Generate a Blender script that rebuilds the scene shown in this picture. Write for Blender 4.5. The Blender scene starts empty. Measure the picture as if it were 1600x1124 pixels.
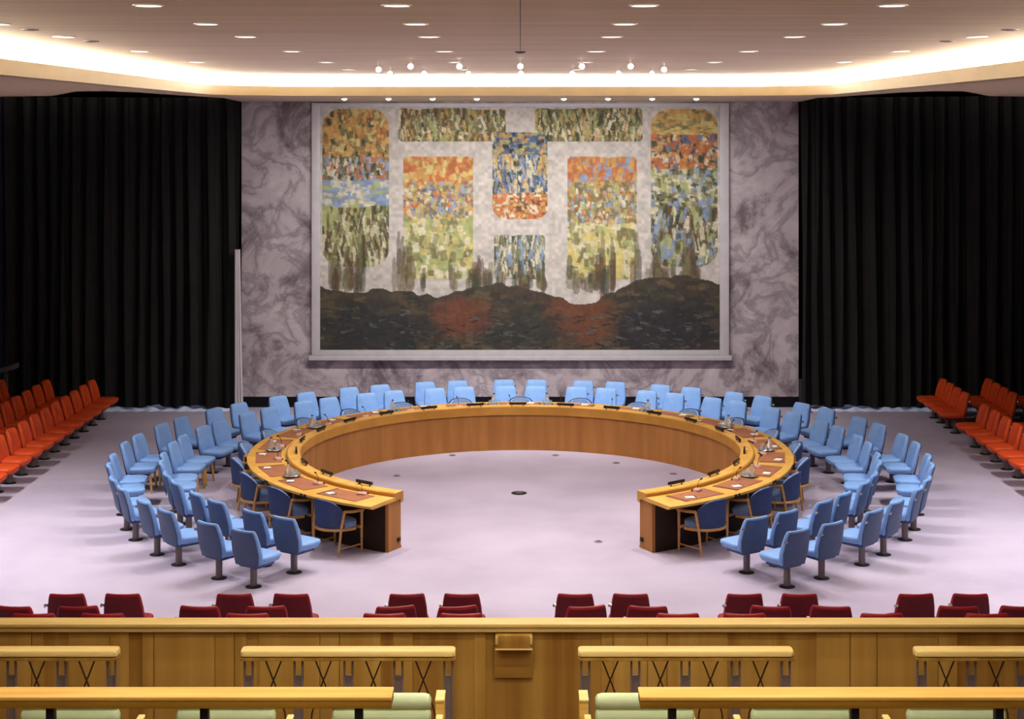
import bpy, bmesh, math, random
import numpy as np
from mathutils import Vector, Matrix
random.seed(7)
PI = math.pi
SC = bpy.context.scene
COL = SC.collection

# ------------------------------------------------------------------ camera, world, exposure
H = 5.68                       # eye height above the chamber floor
F = 2461.0                     # focal length in pixels of a 1600 px wide frame
cam_data = bpy.data.cameras.new('camera')
cam_data.sensor_width = 36.0
cam_data.lens = F / 1600 * 36.0
cam_data.shift_x = -13 / 1600
cam_data.shift_y = -368 / 1600
cam_data.clip_end = 200
cam = bpy.data.objects.new('camera', cam_data)
COL.objects.link(cam)
cam.location = (0, 0, H)
cam.rotation_euler = (PI / 2, 0, 0)
SC.camera = cam
SC.view_settings.view_transform = 'Standard'
SC.view_settings.look = 'None'
SC.view_settings.exposure = -0.06
SC.view_settings.gamma = 1.0
SC.view_settings.use_curve_mapping = False
w = bpy.data.worlds.new('world'); SC.world = w
w.use_nodes = True
w.node_tree.nodes['Background'].inputs[0].default_value = (0.8, 0.85, 1, 1)
w.node_tree.nodes['Background'].inputs[1].default_value = 0.02

CEIL = H + 0.765               # main ceiling
SOF = H + 0.449                # lower ceiling ring
WZ = 31.56                     # far wall
TC = 24.08                     # centre of the horseshoe table
DC = 24.286                    # centre of the chair rings
DOWN_W, NEAR_W, SIDE_W, COVE_E, SPOT_W, WALL_W = 230.0, 145.0, 900.0, 27.0, 60.0, 330.0

# ------------------------------------------------------------------ materials
def srgb(r, g, b):
    f = lambda c: (c / 255 / 12.92) if c / 255 <= 0.04045 else ((c / 255 + 0.055) / 1.055) ** 2.4
    return (f(r), f(g), f(b), 1)

def mat(name, col, rough=0.6, spec=0.4, metal=0.0, bump=0.0, scale=60, var=0.0, vscale=3.0, stretch=(1, 1, 1), col2=None, sheen=0.0, coat=0.0, bdist=0.004):
    m = bpy.data.materials.new(name); m.use_nodes = True
    nt = m.node_tree; N = nt.nodes; L = nt.links
    p = N['Principled BSDF']
    p.inputs['Roughness'].default_value = rough
    p.inputs['Specular IOR Level'].default_value = spec
    p.inputs['Metallic'].default_value = metal
    p.inputs['Sheen Weight'].default_value = sheen
    p.inputs['Coat Weight'].default_value = coat
    tc = N.new('ShaderNodeTexCoord'); mp = N.new('ShaderNodeMapping')
    mp.inputs['Scale'].default_value = stretch
    L.new(tc.outputs['Object'], mp.inputs[0])
    nz = N.new('ShaderNodeTexNoise'); nz.inputs['Scale'].default_value = vscale; nz.inputs['Detail'].default_value = 6
    L.new(mp.outputs[0], nz.inputs['Vector'])
    rp = N.new('ShaderNodeValToRGB')
    c2 = col2 or tuple(min(1, c * (1 - var)) for c in col[:3]) + (1,)
    c1 = col if col2 else tuple(min(1, c * (1 + var)) for c in col[:3]) + (1,)
    rp.color_ramp.elements[0].position = 0.35; rp.color_ramp.elements[1].position = 0.65
    rp.color_ramp.elements[0].color = c2; rp.color_ramp.elements[1].color = c1
    L.new(nz.outputs[0], rp.inputs[0]); L.new(rp.outputs[0], p.inputs['Base Color'])
    if bump:
        n2 = N.new('ShaderNodeTexNoise'); n2.inputs['Scale'].default_value = scale; n2.inputs['Detail'].default_value = 3
        L.new(tc.outputs['Object'], n2.inputs['Vector'])
        b = N.new('ShaderNodeBump'); b.inputs['Strength'].default_value = bump; b.inputs['Distance'].default_value = bdist
        L.new(n2.outputs[0], b.inputs['Height']); L.new(b.outputs[0], p.inputs['Normal'])
    return m

def emis(name, col, e):
    m = bpy.data.materials.new(name); m.use_nodes = True
    p = m.node_tree.nodes['Principled BSDF']
    p.inputs['Base Color'].default_value = (0.8, 0.8, 0.8, 1)
    p.inputs['Emission Color'].default_value = col
    p.inputs['Emission Strength'].default_value = e
    return m

M = {}
M['carpet'] = mat('carpet', srgb(186, 178, 198), 0.95, 0.1, bump=0.5, scale=90, vscale=0.5, col2=srgb(168, 159, 180))
M['ceiling'] = mat('ceiling_boards', srgb(234, 214, 188), 0.55, 0.2, vscale=1.6, stretch=(0.25, 5, 1), col2=srgb(216, 194, 168))
M['soffit'] = mat('soffit', srgb(206, 184, 150), 0.5, 0.3, var=0.05)
M['lip'] = mat('cove_lip', srgb(200, 184, 148), 0.5, 0.3, var=0.03)
M['void'] = mat('void', (0.004, 0.004, 0.004, 1), 0.9, 0.1)
M['sidewall'] = mat('side_wall', srgb(40, 42, 58), 0.8, 0.2, var=0.1)
M['galwall'] = mat('gallery_wall', srgb(120, 88, 50), 0.6, 0.3, var=0.1, stretch=(1, 6, 0.3))
M['curtain'] = mat('curtain', (0.0105, 0.01, 0.0095, 1), 0.7, 0.25, sheen=0.02, var=0.15)
M['sheer'] = mat('sheer', srgb(205, 200, 205), 0.8, 0.2, var=0.04)
M['daylight_hem'] = mat('daylight_hem', srgb(206, 222, 255), 0.8, 0.2, var=0.04)  # bright pale blue stands for daylight leaking under the curtains
M['stone_frame'] = mat('stone_frame', srgb(196, 192, 198), 0.4, 0.5, var=0.05, vscale=5)
M['base'] = mat('base', srgb(16, 16, 26), 0.6, 0.2)
M['blue'] = mat('blue_leather', srgb(130, 172, 230), 0.5, 0.35, bump=0.15, scale=40, var=0.06, vscale=6)
M['blue_shaded'] = mat('blue_shaded', srgb(68, 86, 120), 0.5, 0.3, bump=0.15, scale=40, var=0.06, vscale=6)  # darker copy of the blue: shade on the chair backs put into the colour
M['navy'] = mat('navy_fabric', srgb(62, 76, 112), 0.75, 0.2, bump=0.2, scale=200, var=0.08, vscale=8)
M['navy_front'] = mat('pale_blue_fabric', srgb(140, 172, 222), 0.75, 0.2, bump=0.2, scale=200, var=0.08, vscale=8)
M['orange'] = mat('orange_leather', srgb(214, 78, 30), 0.5, 0.4, var=0.08, vscale=5)
M['crimson'] = mat('crimson_leather', srgb(150, 22, 30), 0.45, 0.4, var=0.08, vscale=5)
M['post'] = mat('post_steel', srgb(112, 102, 100), 0.4, 0.5, metal=0.5, var=0.1)
M['chrome'] = mat('chrome', srgb(225, 225, 230), 0.2, 0.6, metal=0.9)
M['dark'] = mat('dark', srgb(26, 24, 26), 0.5, 0.4)
M['frame_wood'] = mat('frame_wood', srgb(196, 146, 82), 0.4, 0.5, var=0.12, stretch=(3, 3, 12), vscale=3)
M['legwood'] = mat('leg_wood', srgb(186, 144, 76), 0.5, 0.4, var=0.1)
M['top_wood'] = mat('top_wood', srgb(226, 180, 96), 0.5, 0.3, col2=srgb(210, 158, 72), vscale=2.2, stretch=(2, 2, 6))
M['fascia'] = mat('fascia_wood', srgb(180, 126, 68), 0.5, 0.25, col2=srgb(162, 110, 56), vscale=2.4, stretch=(2.5, 2.5, 0.25))
M['lip_wood'] = mat('rim_wood', srgb(198, 146, 68), 0.45, 0.3, col2=srgb(180, 128, 54), vscale=2.4)
M['pad'] = mat('pad', srgb(160, 104, 74), 0.6, 0.4, var=0.08, vscale=6)
M['paper'] = mat('paper', srgb(235, 230, 225), 0.7, 0.3)
M['glass'] = None
M['plate'] = mat('name_plate', srgb(22, 12, 16), 0.4, 0.5)
M['pink'] = mat('mic_base', srgb(205, 165, 150), 0.5, 0.4)
M['tray'] = mat('tray', srgb(82, 86, 84), 0.35, 0.5)
M['rail_wood'] = mat('rail_wood', srgb(240, 212, 134), 0.5, 0.25, col2=srgb(230, 196, 114), vscale=2.0, stretch=(0.7, 6, 6))
M['desk_wood'] = mat('desk_wood', srgb(226, 184, 96), 0.55, 0.2, col2=srgb(212, 162, 74), vscale=2.0, stretch=(0.6, 8, 8))
M['desk_edge'] = mat('desk_edge', srgb(162, 120, 34), 0.5, 0.3, col2=srgb(140, 100, 22), vscale=2.0, stretch=(0.6, 4, 8))
M['panel'] = mat('parapet_panel', srgb(198, 156, 74), 0.5, 0.3, col2=srgb(158, 112, 42), vscale=1.3, stretch=(5, 1, 0.1))
M['bronze'] = mat('bronze', srgb(72, 50, 30), 0.5, 0.5, metal=0.3)
M['rail_steel'] = mat('rail_steel', srgb(140, 125, 118), 0.4, 0.5, metal=0.3)
M['green'] = mat('green_fabric', srgb(196, 210, 158), 0.7, 0.2, bump=0.3, scale=120, var=0.06, vscale=8)
M['gal_floor'] = mat('gallery_floor', srgb(110, 84, 60), 0.9, 0.1, var=0.05)
M['glow'] = emis('downlight_lens', (1, 0.88, 0.82, 1), 5.0)
M['spot_glow'] = emis('spot_lens', (1, 0.93, 0.75, 1), 9)
M['cove'] = emis('cove_light', (1, 0.92, 0.76, 1), COVE_E)
M['day'] = emis('window_glass', (0.55, 0.68, 1, 1), 0.9)

g = bpy.data.materials.new('clear_glass'); g.use_nodes = True
pp = g.node_tree.nodes['Principled BSDF']
pp.inputs['Base Color'].default_value = (0.9, 0.95, 0.93, 1); pp.inputs['Roughness'].default_value = 0.08
pp.inputs['Transmission Weight'].default_value = 0.85; pp.inputs['IOR'].default_value = 1.3
M['glass'] = g

def marble():
    m = bpy.data.materials.new('veined_marble'); m.use_nodes = True
    nt = m.node_tree; N = nt.nodes; L = nt.links; p = N['Principled BSDF']
    p.inputs['Roughness'].default_value = 0.45
    tc = N.new('ShaderNodeTexCoord')
    n1 = N.new('ShaderNodeTexNoise'); n1.inputs['Scale'].default_value = 0.9; n1.inputs['Detail'].default_value = 12; n1.inputs['Roughness'].default_value = 0.7; n1.inputs['Distortion'].default_value = 0.6
    L.new(tc.outputs['Object'], n1.inputs['Vector'])
    r1 = N.new('ShaderNodeValToRGB'); e = r1.color_ramp.elements
    e[0].position = 0.36; e[0].color = srgb(112, 100, 106); e[1].position = 0.62; e[1].color = srgb(204, 194, 200)
    x = r1.color_ramp.elements.new(0.47); x.color = srgb(182, 171, 178)
    L.new(n1.outputs[0], r1.inputs[0])
    n2 = N.new('ShaderNodeTexNoise'); n2.inputs['Scale'].default_value = 1.1; n2.inputs['Detail'].default_value = 12; n2.inputs['Distortion'].default_value = .7; n2.inputs['Roughness'].default_value = 0.6
    L.new(tc.outputs['Object'], n2.inputs['Vector'])
    r2 = N.new('ShaderNodeValToRGB'); e = r2.color_ramp.elements
    e[0].position = 0.44; e[0].color = (0, 0, 0, 1); e[1].position = 0.56; e[1].color = (0, 0, 0, 1)
    x = r2.color_ramp.elements.new(0.5); x.color = (0.5, 0.5, 0.5, 1)
    L.new(n2.outputs[0], r2.inputs[0])
    mx = N.new('ShaderNodeMix'); mx.data_type = 'RGBA'
    L.new(r2.outputs[0], mx.inputs[0]); L.new(r1.outputs[0], mx.inputs[6]); mx.inputs[7].default_value = srgb(84, 74, 82)
    L.new(mx.outputs[2], p.inputs['Base Color'])
    return m
M['marble'] = marble()

# ------------------------------------------------------------------ helpers
def obj(name, bm, m, parent=None, smooth=True, angle=40):
    me = bpy.data.meshes.new(name)
    bmesh.ops.recalc_face_normals(bm, faces=bm.faces)
    bm.to_mesh(me); bm.free()
    if smooth:
        for p in me.polygons: p.use_smooth = True
        me.set_sharp_from_angle(angle=math.radians(angle))
    me.materials.append(M[m] if isinstance(m, str) else m)
    o = bpy.data.objects.new(name, me); COL.objects.link(o)
    if parent: o.parent = parent
    return o

def box(bm, x0, x1, y0, y1, z0, z1, bev=0.0, mtx=None):
    b = bmesh.new()
    vs = [b.verts.new((x, y, z)) for x in (x0, x1) for y in (y0, y1) for z in (z0, z1)]
    for f in ((0, 1, 3, 2), (4, 6, 7, 5), (0, 4, 5, 1), (2, 3, 7, 6), (0, 2, 6, 4), (1, 5, 7, 3)):
        b.faces.new([vs[i] for i in f])
    if bev: bmesh.ops.bevel(b, geom=b.edges[:], offset=bev, segments=2, affect='EDGES', profile=0.6)
    join(bm, b, mtx)

def join(bm, b, mtx=None):
    mp = {}
    for v in b.verts: mp[v] = bm.verts.new(mtx @ v.co if mtx else v.co)
    for f in b.faces:
        try: bm.faces.new([mp[v] for v in f.verts])
        except ValueError: pass
    b.free()

def loft(bm, rings, cap=True):
    R = [[bm.verts.new(p) for p in r] for r in rings]
    n = len(R[0])
    for a, b in zip(R, R[1:]):
        for i in range(n): bm.faces.new((a[i], a[(i + 1) % n], b[(i + 1) % n], b[i]))
    if cap:
        bm.faces.new(R[0][::-1]); bm.faces.new(R[-1])

def tube(bm, pts, r, n=8, r2=None):
    pts = [Vector(p) for p in pts]; rings = []
    for i, p in enumerate(pts):
        t = (pts[min(i + 1, len(pts) - 1)] - pts[max(i - 1, 0)]).normalized()
        u = t.cross(Vector((0, 0, 1))) if abs(t.z) < 0.95 else t.cross(Vector((1, 0, 0)))
        u.normalize(); v = t.cross(u)
        rr = r if r2 is None else r + (r2 - r) * i / (len(pts) - 1)
        rings.append([p + u * rr * math.cos(2 * PI * k / n) + v * rr * math.sin(2 * PI * k / n) for k in range(n)])
    loft(bm, rings)

def lathe(bm, prof, n=20, c=(0, 0, 0)):
    loft(bm, [[(c[0] + r * math.cos(2 * PI * k / n), c[1] + r * math.sin(2 * PI * k / n), c[2] + z) for k in range(n)] for r, z in prof])

def rrect(w, d, r, y0=0.0, curve=0.0, m=6):
    """rounded rectangle in XY, w wide, d deep, bowed by curve"""
    P = []
    hw, hd = w / 2, d / 2; r = min(r, hw * .98, hd * .98)
    for cx, cy, a0 in ((hw - r, hd - r, 0), (-hw + r, hd - r, 90), (-hw + r, -hd + r, 180), (hw - r, -hd + r, 270)):
        for k in range(4):
            a = math.radians(a0 + 30 * k)
            P.append([cx + r * math.cos(a), cy + r * math.sin(a)])
        if a0 == 0 or a0 == 180:
            s = 1 if a0 == 0 else -1
            for k in range(1, m): P.append([s * (hw - r) * (1 - 2 * k / m), s * hd])
    return [(x, y + y0 - curve * (x / hw) ** 2) for x, y in P]

def thing(name, label, cat, loc=(0, 0, 0), rz=0.0, group=None):
    o = bpy.data.objects.new(name, None); COL.objects.link(o)
    o.location = loc; o.rotation_euler = (0, 0, rz); o.empty_display_size = 0.1
    o['label'] = label; o['category'] = cat
    if group: o['group'] = group
    return o

def tag(o, label, cat, group=None):
    o['label'] = label; o['category'] = cat
    if group: o['group'] = group
    return o

def struct(o):
    o['kind'] = 'structure'; return o

def copy_tree(o, parent=None):
    c = o.copy(); COL.objects.link(c)
    if parent: c.parent = parent
    for ch in o.children: copy_tree(ch, c)
    return c

class Proto:
    """first placing moves the original, later ones copy it with all its parts"""
    def __init__(self, root): self.root = root; self.used = False
    def place(self, loc, rz, label, group=None):
        r = copy_tree(self.root) if self.used else self.root
        self.used = True
        r.location = loc; r.rotation_euler = (0, 0, rz); r['label'] = label
        if group: r['group'] = group
        return r

ORD = ['first', 'second', 'third', 'fourth', 'fifth', 'sixth', 'seventh', 'eighth', 'ninth', 'tenth', 'eleventh', 'twelfth', 'thirteenth', 'fourteenth', 'fifteenth', 'sixteenth', 'seventeenth', 'eighteenth', 'nineteenth', 'twentieth']

def px(x, z): return (x - 813) * z / F        # picture column to metres at distance z
def R(d): return math.radians(d)

# ------------------------------------------------------------------ room shell
SX = 10.3
bm = bmesh.new(); box(bm, -SX, SX, 12.9, WZ + .4, -0.2, 0); o = struct(obj('floor', bm, 'carpet', smooth=False))
bm = bmesh.new(); box(bm, -5.585, 5.575, WZ, WZ + 0.3, 0.215, SOF + .05); struct(obj('wall_back', bm, 'marble', smooth=False))
bm = bmesh.new(); box(bm, -5.6, 5.59, WZ + .02, WZ + 0.3, 0, 0.215); struct(obj('baseboard_back', bm, 'base', smooth=False))
bm = bmesh.new()
box(bm, -SX, -5.6, WZ + .45, WZ + 0.6, 0.5, SOF + 2.2); box(bm, 5.59, SX, WZ + .45, WZ + 0.6, 0.5, SOF + 2.2)
box(bm, -5.6, 5.59, WZ + .3, WZ + 0.6, -0.2, SOF + 2.2)
struct(obj('wall_behind_curtains', bm, 'void', smooth=False))
bm = bmesh.new(); box(bm, -SX - .2, -SX, -3.2, WZ + .6, -0.2, SOF + 2.2); struct(obj('wall_left', bm, 'sidewall', smooth=False))
bm = bmesh.new(); box(bm, SX, SX + .2, -3.2, WZ + .6, -0.2, SOF + 2.2); struct(obj('wall_right', bm, 'sidewall', smooth=False))
bm = bmesh.new(); box(bm, -SX, SX, -3.4, -3.2, -0.2, SOF + 2.2); struct(obj('wall_gallery', bm, 'galwall', smooth=False))
# daylight slots low behind the curtains
for i, (a, b) in enumerate(((-9.2, -6.4), (6.4, 9.2))):
    bm = bmesh.new(); box(bm, a, b, WZ + .42, WZ + .44, 0.0, 0.5); struct(obj('window_%d' % (i + 1), bm, 'day', smooth=False))

# main ceiling with its centre seam
CX, CZ = 4.72, 25.0            # half-width and far end of the raised ceiling
bm = bmesh.new(); box(bm, -CX - .5, CX + .5, -3.2, CZ + .5, CEIL, CEIL + 0.1); struct(obj('ceiling', bm, 'ceiling', smooth=False))
bm = bmesh.new(); box(bm, -0.0035, 0.0035, 2, 16.5, CEIL - 0.004, CEIL + .01); struct(obj('trim_1', bm, 'dark', smooth=False))

# outline of the opening (rounded corners), from the near left round to the near right
def opening(off=0.0):
    x, z, r = CX + off, CZ + off, 1.6 + off
    pts = [(-x, -3.2)] + [(-x + r - r * math.cos(R(a)), z - r + r * math.sin(R(a))) for a in range(0, 91, 6)]
    return pts + [(-p[0], p[1]) for p in reversed(pts)]
def sweep(prof, closed=True):
    """prof: (offset outward, height) pairs swept along the opening"""
    bm = bmesh.new(); L = [[bm.verts.new((p[0], p[1], h)) for p in opening(o_)] for o_, h in prof]
    k = len(L)
    for i in range(k if closed else k - 1):
        a, b = L[i], L[(i + 1) % k]
        for j in range(len(a) - 1): bm.faces.new((a[j], a[j + 1], b[j + 1], b[j]))
    return bm
struct(obj('trim_2', sweep([(0, SOF), (0.0, SOF + .15), (0.05, SOF + .15), (0.05, SOF + .02), (0.1, SOF)]), 'lip'))
lc = obj('cove_light', sweep([(0.33, SOF + .06), (0.33, CEIL - .005), (0.36, CEIL - .005), (0.36, SOF + .06)]), 'cove')
tag(lc, 'bright warm cove light running round the edge of the raised ceiling', 'light')
# lower ceiling ring: flat underside with dark openings over both curtains
def poly(bm, pts, z0, z1):
    a = [bm.verts.new((x, y, z0)) for x, y in pts]; b = [bm.verts.new((x, y, z1)) for x, y in pts]
    bm.faces.new(a); bm.faces.new(b[::-1])
    n = len(pts)
    for i in range(n): bm.faces.new((a[i], a[(i + 1) % n], b[(i + 1) % n], b[i]))
bm = bmesh.new()
op = opening(0.05)
half = [p for p in op if p[0] <= 0]
mir = [(-x, y) for x, y in half]
notch = [(-5.30, 24.6), (-5.40, 22.2), (-5.65, 21.4), (-6.1, 21.6), (-6.8, 23.4), (-7.5, 25.2), (-8.7, 26.0), (-SX, 26.2)]
for s in (1, -1):
    L1 = [(s * x, y) for x, y in half] + [(0, CZ + .05), (0, WZ), (s * -5.6, WZ), (s * -5.1, 27)] + [(s * x, y) for x, y in notch] + [(s * -SX, -3.2)]
    if s < 0: L1 = L1[::-1]
    poly(bm, L1, SOF, SOF + 0.04)
bmesh.ops.triangulate(bm, faces=bm.faces)
struct(obj('ceiling_lower', bm, 'soffit', smooth=False))
bm = bmesh.new(); box(bm, -SX, SX, CZ - 5, WZ + .6, SOF + 2.2, SOF + 2.3); struct(obj('ceiling_void', bm, 'void', smooth=False))
bm = bmesh.new(); box(bm, -SX, -CX - .5, -3.2, CZ - 5, SOF + .3, SOF + .35); box(bm, CX + .5, SX, -3.2, CZ - 5, SOF + .3, SOF + .35); struct(obj('ceiling_deck', bm, 'void', smooth=False))

# ------------------------------------------------------------------ curtains
def curtain(name, x0, x1, y, z0, z1, m, pleat, amp, seed, scal=0.0):
    rnd = random.Random(seed); n = int(abs(x1 - x0) / pleat * 14)
    bm = bmesh.new(); cols = []
    ph = [rnd.uniform(-.5, .5) for _ in range(400)]
    zs = [0, .02, .15, .4, .7, 1]
    for i in range(n + 1):
        t = i / n; x = x0 + (x1 - x0) * t; u = t * abs(x1 - x0) / pleat
        k = u + 0.35 * math.sin(u * .9 + seed)
        a = amp * (0.75 + .5 * ph[int(k) % 400])
        yy = a * (abs(math.sin(PI * k)) ** 0.8 * 2 - 1)
        zb = z0 + scal * (0.5 + 0.5 * math.sin(2.0 * k + ph[int(k / 3) % 400])) * (0.6 + .4 * math.sin(k * .7))
        cols.append([(x + 0.03 * math.sin(v * 5 + i), y + yy * (1 - .35 * v), zb + (z1 - zb) * v) for v in zs])
    V = [[bm.verts.new(p) for p in c] for c in cols]
    W = [[bm.verts.new((p[0], p[1] + .012, p[2])) for p in c] for c in cols]
    for i in range(n):
        for j in range(len(zs) - 1):
            bm.faces.new((V[i][j], V[i + 1][j], V[i + 1][j + 1], V[i][j + 1]))
            bm.faces.new((W[i][j], W[i][j + 1], W[i + 1][j + 1], W[i + 1][j]))
        bm.faces.new((V[i][0], W[i][0], W[i + 1][0], V[i + 1][0]))
    return obj(name, bm, m, angle=80)
tag(curtain('curtain', -SX + .05, -5.60, WZ - .25, 0.035, SOF + 1.6, 'curtain', 0.29, 0.10, 3, 0.06), 'floor-length black pleated curtain between the orange seats and marble wall, left of the mural', 'curtain')
tag(curtain('curtain', 5.60, SX - .05, WZ - .25, 0.035, SOF + 1.6, 'curtain', 0.29, 0.10, 5, 0.06), 'floor-length black pleated curtain hanging to the right of the mural wall', 'curtain')
# pale sheer drawn tight beside the marble
bm = bmesh.new()
for z0, z1, w0, w1 in ((0.02, 3.2, 0.15, 0.07),):
    for k in range(3):
        loft(bm, [[(-5.62 + k * ww / 2.6 + 0.03 * math.cos(a), WZ - .42 + 0.04 * math.sin(a), z) for a in [2 * PI * q / 8 for q in range(8)]] for z, ww in ((z0, w0), (1.2, (w0 + w1) / 2), (z1, w1))])
tag(obj('sheer_curtain', bm, 'sheer'), 'narrow white sheer curtain gathered at the left edge of the marble wall', 'curtain')
# pale blue hems under the curtains, leaking daylight put into their colour
for (x0, x1, sd, side) in ((-9.3, -5.75, 2, 'left'), (5.75, 9.0, 4, 'right')):
    rnd = random.Random(sd); x = x0; bm = bmesh.new(); pts = []
    n = 90
    for i in range(n + 1):
        xx = x0 + (x1 - x0) * i / n
        pts.append((xx, WZ - .44 - 0.02 * math.sin(i * .9), 0.055 + 0.035 * math.sin(i * .55 + sd) * math.sin(i * .21)))
    V = [[bm.verts.new((p[0], p[1] - dy, z)) for p in pts for z in ()] for dy in ()]
    lo = [bm.verts.new((p[0], p[1] - .05, 0.004)) for p in pts]; hi = [bm.verts.new((p[0], p[1] + .03, max(.012, p[2]))) for p in pts]
    for i in range(n): bm.faces.new((lo[i], lo[i + 1], hi[i + 1], hi[i]))
    bk = [bm.verts.new((p[0], p[1] + .06, 0.004)) for p in pts]
    for i in range(n): bm.faces.new((hi[i], hi[i + 1], bk[i + 1], bk[i]))
    tag(obj('curtain_daylight_hem', bm, 'daylight_hem'), 'pale blue hem coloured as leaking daylight, in waves under the black curtain on the %s' % side, 'curtain')
# grey sloping ledge at the far left side
bm = bmesh.new()
loft(bm, [[(-SX + .01, y, .78), (-SX + .45, y, .9), (-SX + .45, y, 1.0), (-SX + .01, y, .86)] for y in (30.72, 30.95)])
box(bm, -SX + .2, -SX + .26, 30.8, 30.87, 0, .86)
tag(obj('side_ledge', bm, mat('grey_ledge', srgb(96, 96, 104), .6)), 'grey sloping ledge on the wall above the far orange seats', 'ledge')

# ------------------------------------------------------------------ mural (plain abstract stand-in) and its stone frame
def make_mural():
    NX, NZ = 480, 292
    rng = np.random.default_rng(5)
    U, V = np.meshgrid(np.linspace(0, 625, NX), np.linspace(0, 380, NZ))
    def noise(sx, sy, seed):
        r = np.random.default_rng(seed); gx, gy = int(625 / sx) + 3, int(380 / sy) + 3
        G = r.random((gy, gx)); fx, fy = U / sx, V / sy; ix, iy = fx.astype(int), fy.astype(int); tx, ty = fx - ix, fy - iy
        tx = tx * tx * (3 - 2 * tx); ty = ty * ty * (3 - 2 * ty)
        return (G[iy, ix] * (1 - tx) + G[iy, ix + 1] * tx) * (1 - ty) + (G[iy + 1, ix] * (1 - tx) + G[iy + 1, ix + 1] * tx) * ty
    lin = lambda c: np.array(srgb(*c)[:3])
    C = np.ones((NZ, NX, 3)) * lin((190, 184, 178)); C *= (0.88 + .24 * noise(12, 12, 1))[..., None]
    def put(mask, col, a=1.0): C[mask] = C[mask] * (1 - a) + lin(col) * a
    def rect(x0, y0, x1, y1, r=6):
        dx = np.maximum(np.maximum(x0 + r - U, U - x1 + r), 0); dy = np.maximum(np.maximum(y0 + r - V, V - y1 + r), 0)
        return dx * dx + dy * dy < r * r
    def confetti(reg, cols, n, sx, sy, sd):
        r = np.random.default_rng(sd); ys, xs = np.where(reg)
        for _ in range(int(n * 4.5)):
            k = r.integers(len(ys)); cx, cy = U[ys[k], xs[k]], V[ys[k], xs[k]]
            a, b = .42 * sx * r.uniform(.4, 1.7), .5 * sy * r.uniform(.4, 1.7); th = r.uniform(-.35, .35)
            du, dv = U - cx, V - cy
            m_ = (np.abs(du * np.cos(th) + dv * np.sin(th)) < a) & (np.abs(-du * np.sin(th) + dv * np.cos(th)) < b) & reg
            put(m_, cols[r.integers(len(cols))], r.uniform(.5, .95))
    OR, OC, YE, BL, PB, OL, DG, PG, CR, BR, BK = (178, 104, 58), (190, 150, 84), (198, 184, 118), (78, 98, 132), (128, 148, 176), (116, 112, 76), (54, 60, 42), (160, 166, 110), (206, 200, 172), (92, 66, 46), (34, 32, 32)
    def panel(x0, y0, x1, y1, bands, sd, r=6):
        for i, (f0, f1, base, cols, n, sx, sy) in enumerate(bands):
            ya, yb = y0 + (y1 - y0) * f0, y0 + (y1 - y0) * f1
            reg = rect(x0, y0, x1, y1, r) & (V >= ya + 5 * (noise(30, 30, sd + i) - .5)) & (V <= yb + 4)
            put(reg, base); confetti(reg, cols, n, sx, sy, sd * 7 + i)
    panel(3, 3, 108, 250, [(0, .3, OC, [OR, OC, OL, DG, YE], 70, 6, 9), (.3, .45, OL, [DG, PB, OR, CR], 45, 4, 9), (.45, .62, PB, [PB, PG, CR], 22, 14, 7), (.62, 1, PG, [OL, BR, PG, CR, DG], 60, 5, 20)], 11, 30)
    panel(517, 3, 622, 250, [(0, .16, OC, [OL, OC, YE], 25, 14, 5), (.16, .38, OR, [OR, OC, BL, DG, CR], 60, 6, 7), (.38, .62, PG, [CR, PB, OL, DG], 40, 9, 9), (.62, 1, OL, [BR, PG, DG, CR, PB], 60, 6, 18)], 12, 30)
    panel(122, 2, 290, 54, [(0, 1, OL, [DG, PG, OC, CR, OL, BR], 120, 4, 12)], 13)
    panel(336, 2, 504, 54, [(0, 1, OL, [DG, PG, OC, CR, DG, OL], 120, 4, 12)], 14)
    panel(130, 78, 240, 270, [(0, .2, OR, [OC, OR, YE], 34, 7, 10), (.2, .5, OC, [OR, BL, CR, OL, PG, PB], 110, 5, 6), (.5, 1, PG, [CR, PG, OL, YE], 40, 9, 12)], 15)
    panel(387, 78, 495, 270, [(0, .2, OR, [OC, OR, PB], 34, 7, 10), (.2, .55, OL, [OR, OC, CR, OL, PG, PB], 110, 5, 7), (.55, 1, YE, [CR, PG, OL, YE], 40, 9, 12)], 16)
    panel(270, 40, 356, 176, [(0, .25, BL, [BK, PG, OC, BL], 34, 8, 6), (.25, .7, BL, [PB, YE, OC, BL, CR, DG], 80, 4, 13), (.7, 1, OR, [OC, OR, CR, BR], 50, 6, 5)], 17, 20)
    panel(272, 200, 352, 270, [(0, 1, (120, 126, 104), [OL, PB, DG, CR], 70, 3, 16)], 18)
    # soft upright strokes and a dark rolling ground
    for k in range(54):
        cx = rng.uniform(10, 615); hh = rng.uniform(12, 46) * (1.35 if abs(cx - 313) > 120 else .7)
        base = 282; ww = rng.uniform(4, 8)
        for dx, f, w2 in ((0, .5, 1.0), (rng.uniform(-5, 5), 1.0, .62), (rng.uniform(-9, 9), .25, .8)):
            put((((U - cx - dx) / (ww * w2)) ** 4 + ((V - base + hh * f) / (hh * .62)) ** 2 < 1), (OL, BR, DG, (84, 76, 58))[(k + int(f * 4)) % 4], .62)
    top = 272 + 12 * np.sin(U / 52 + .6) + 26 * np.exp(-((U - 310) / 120) ** 2) * 0 + 30 * np.exp(-((U - 190) / 60.) ** 2) + 22 * np.exp(-((U - 420) / 55.) ** 2) + 8 * noise(14, 14, 21)
    put(V > top, (62, 58, 48))
    reg = V > top + 4
    confetti(reg, [(50, 46, 38), (84, 70, 48), (40, 44, 44), (66, 54, 42), (92, 80, 58)], 110, 26, 9, 22)
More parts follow.
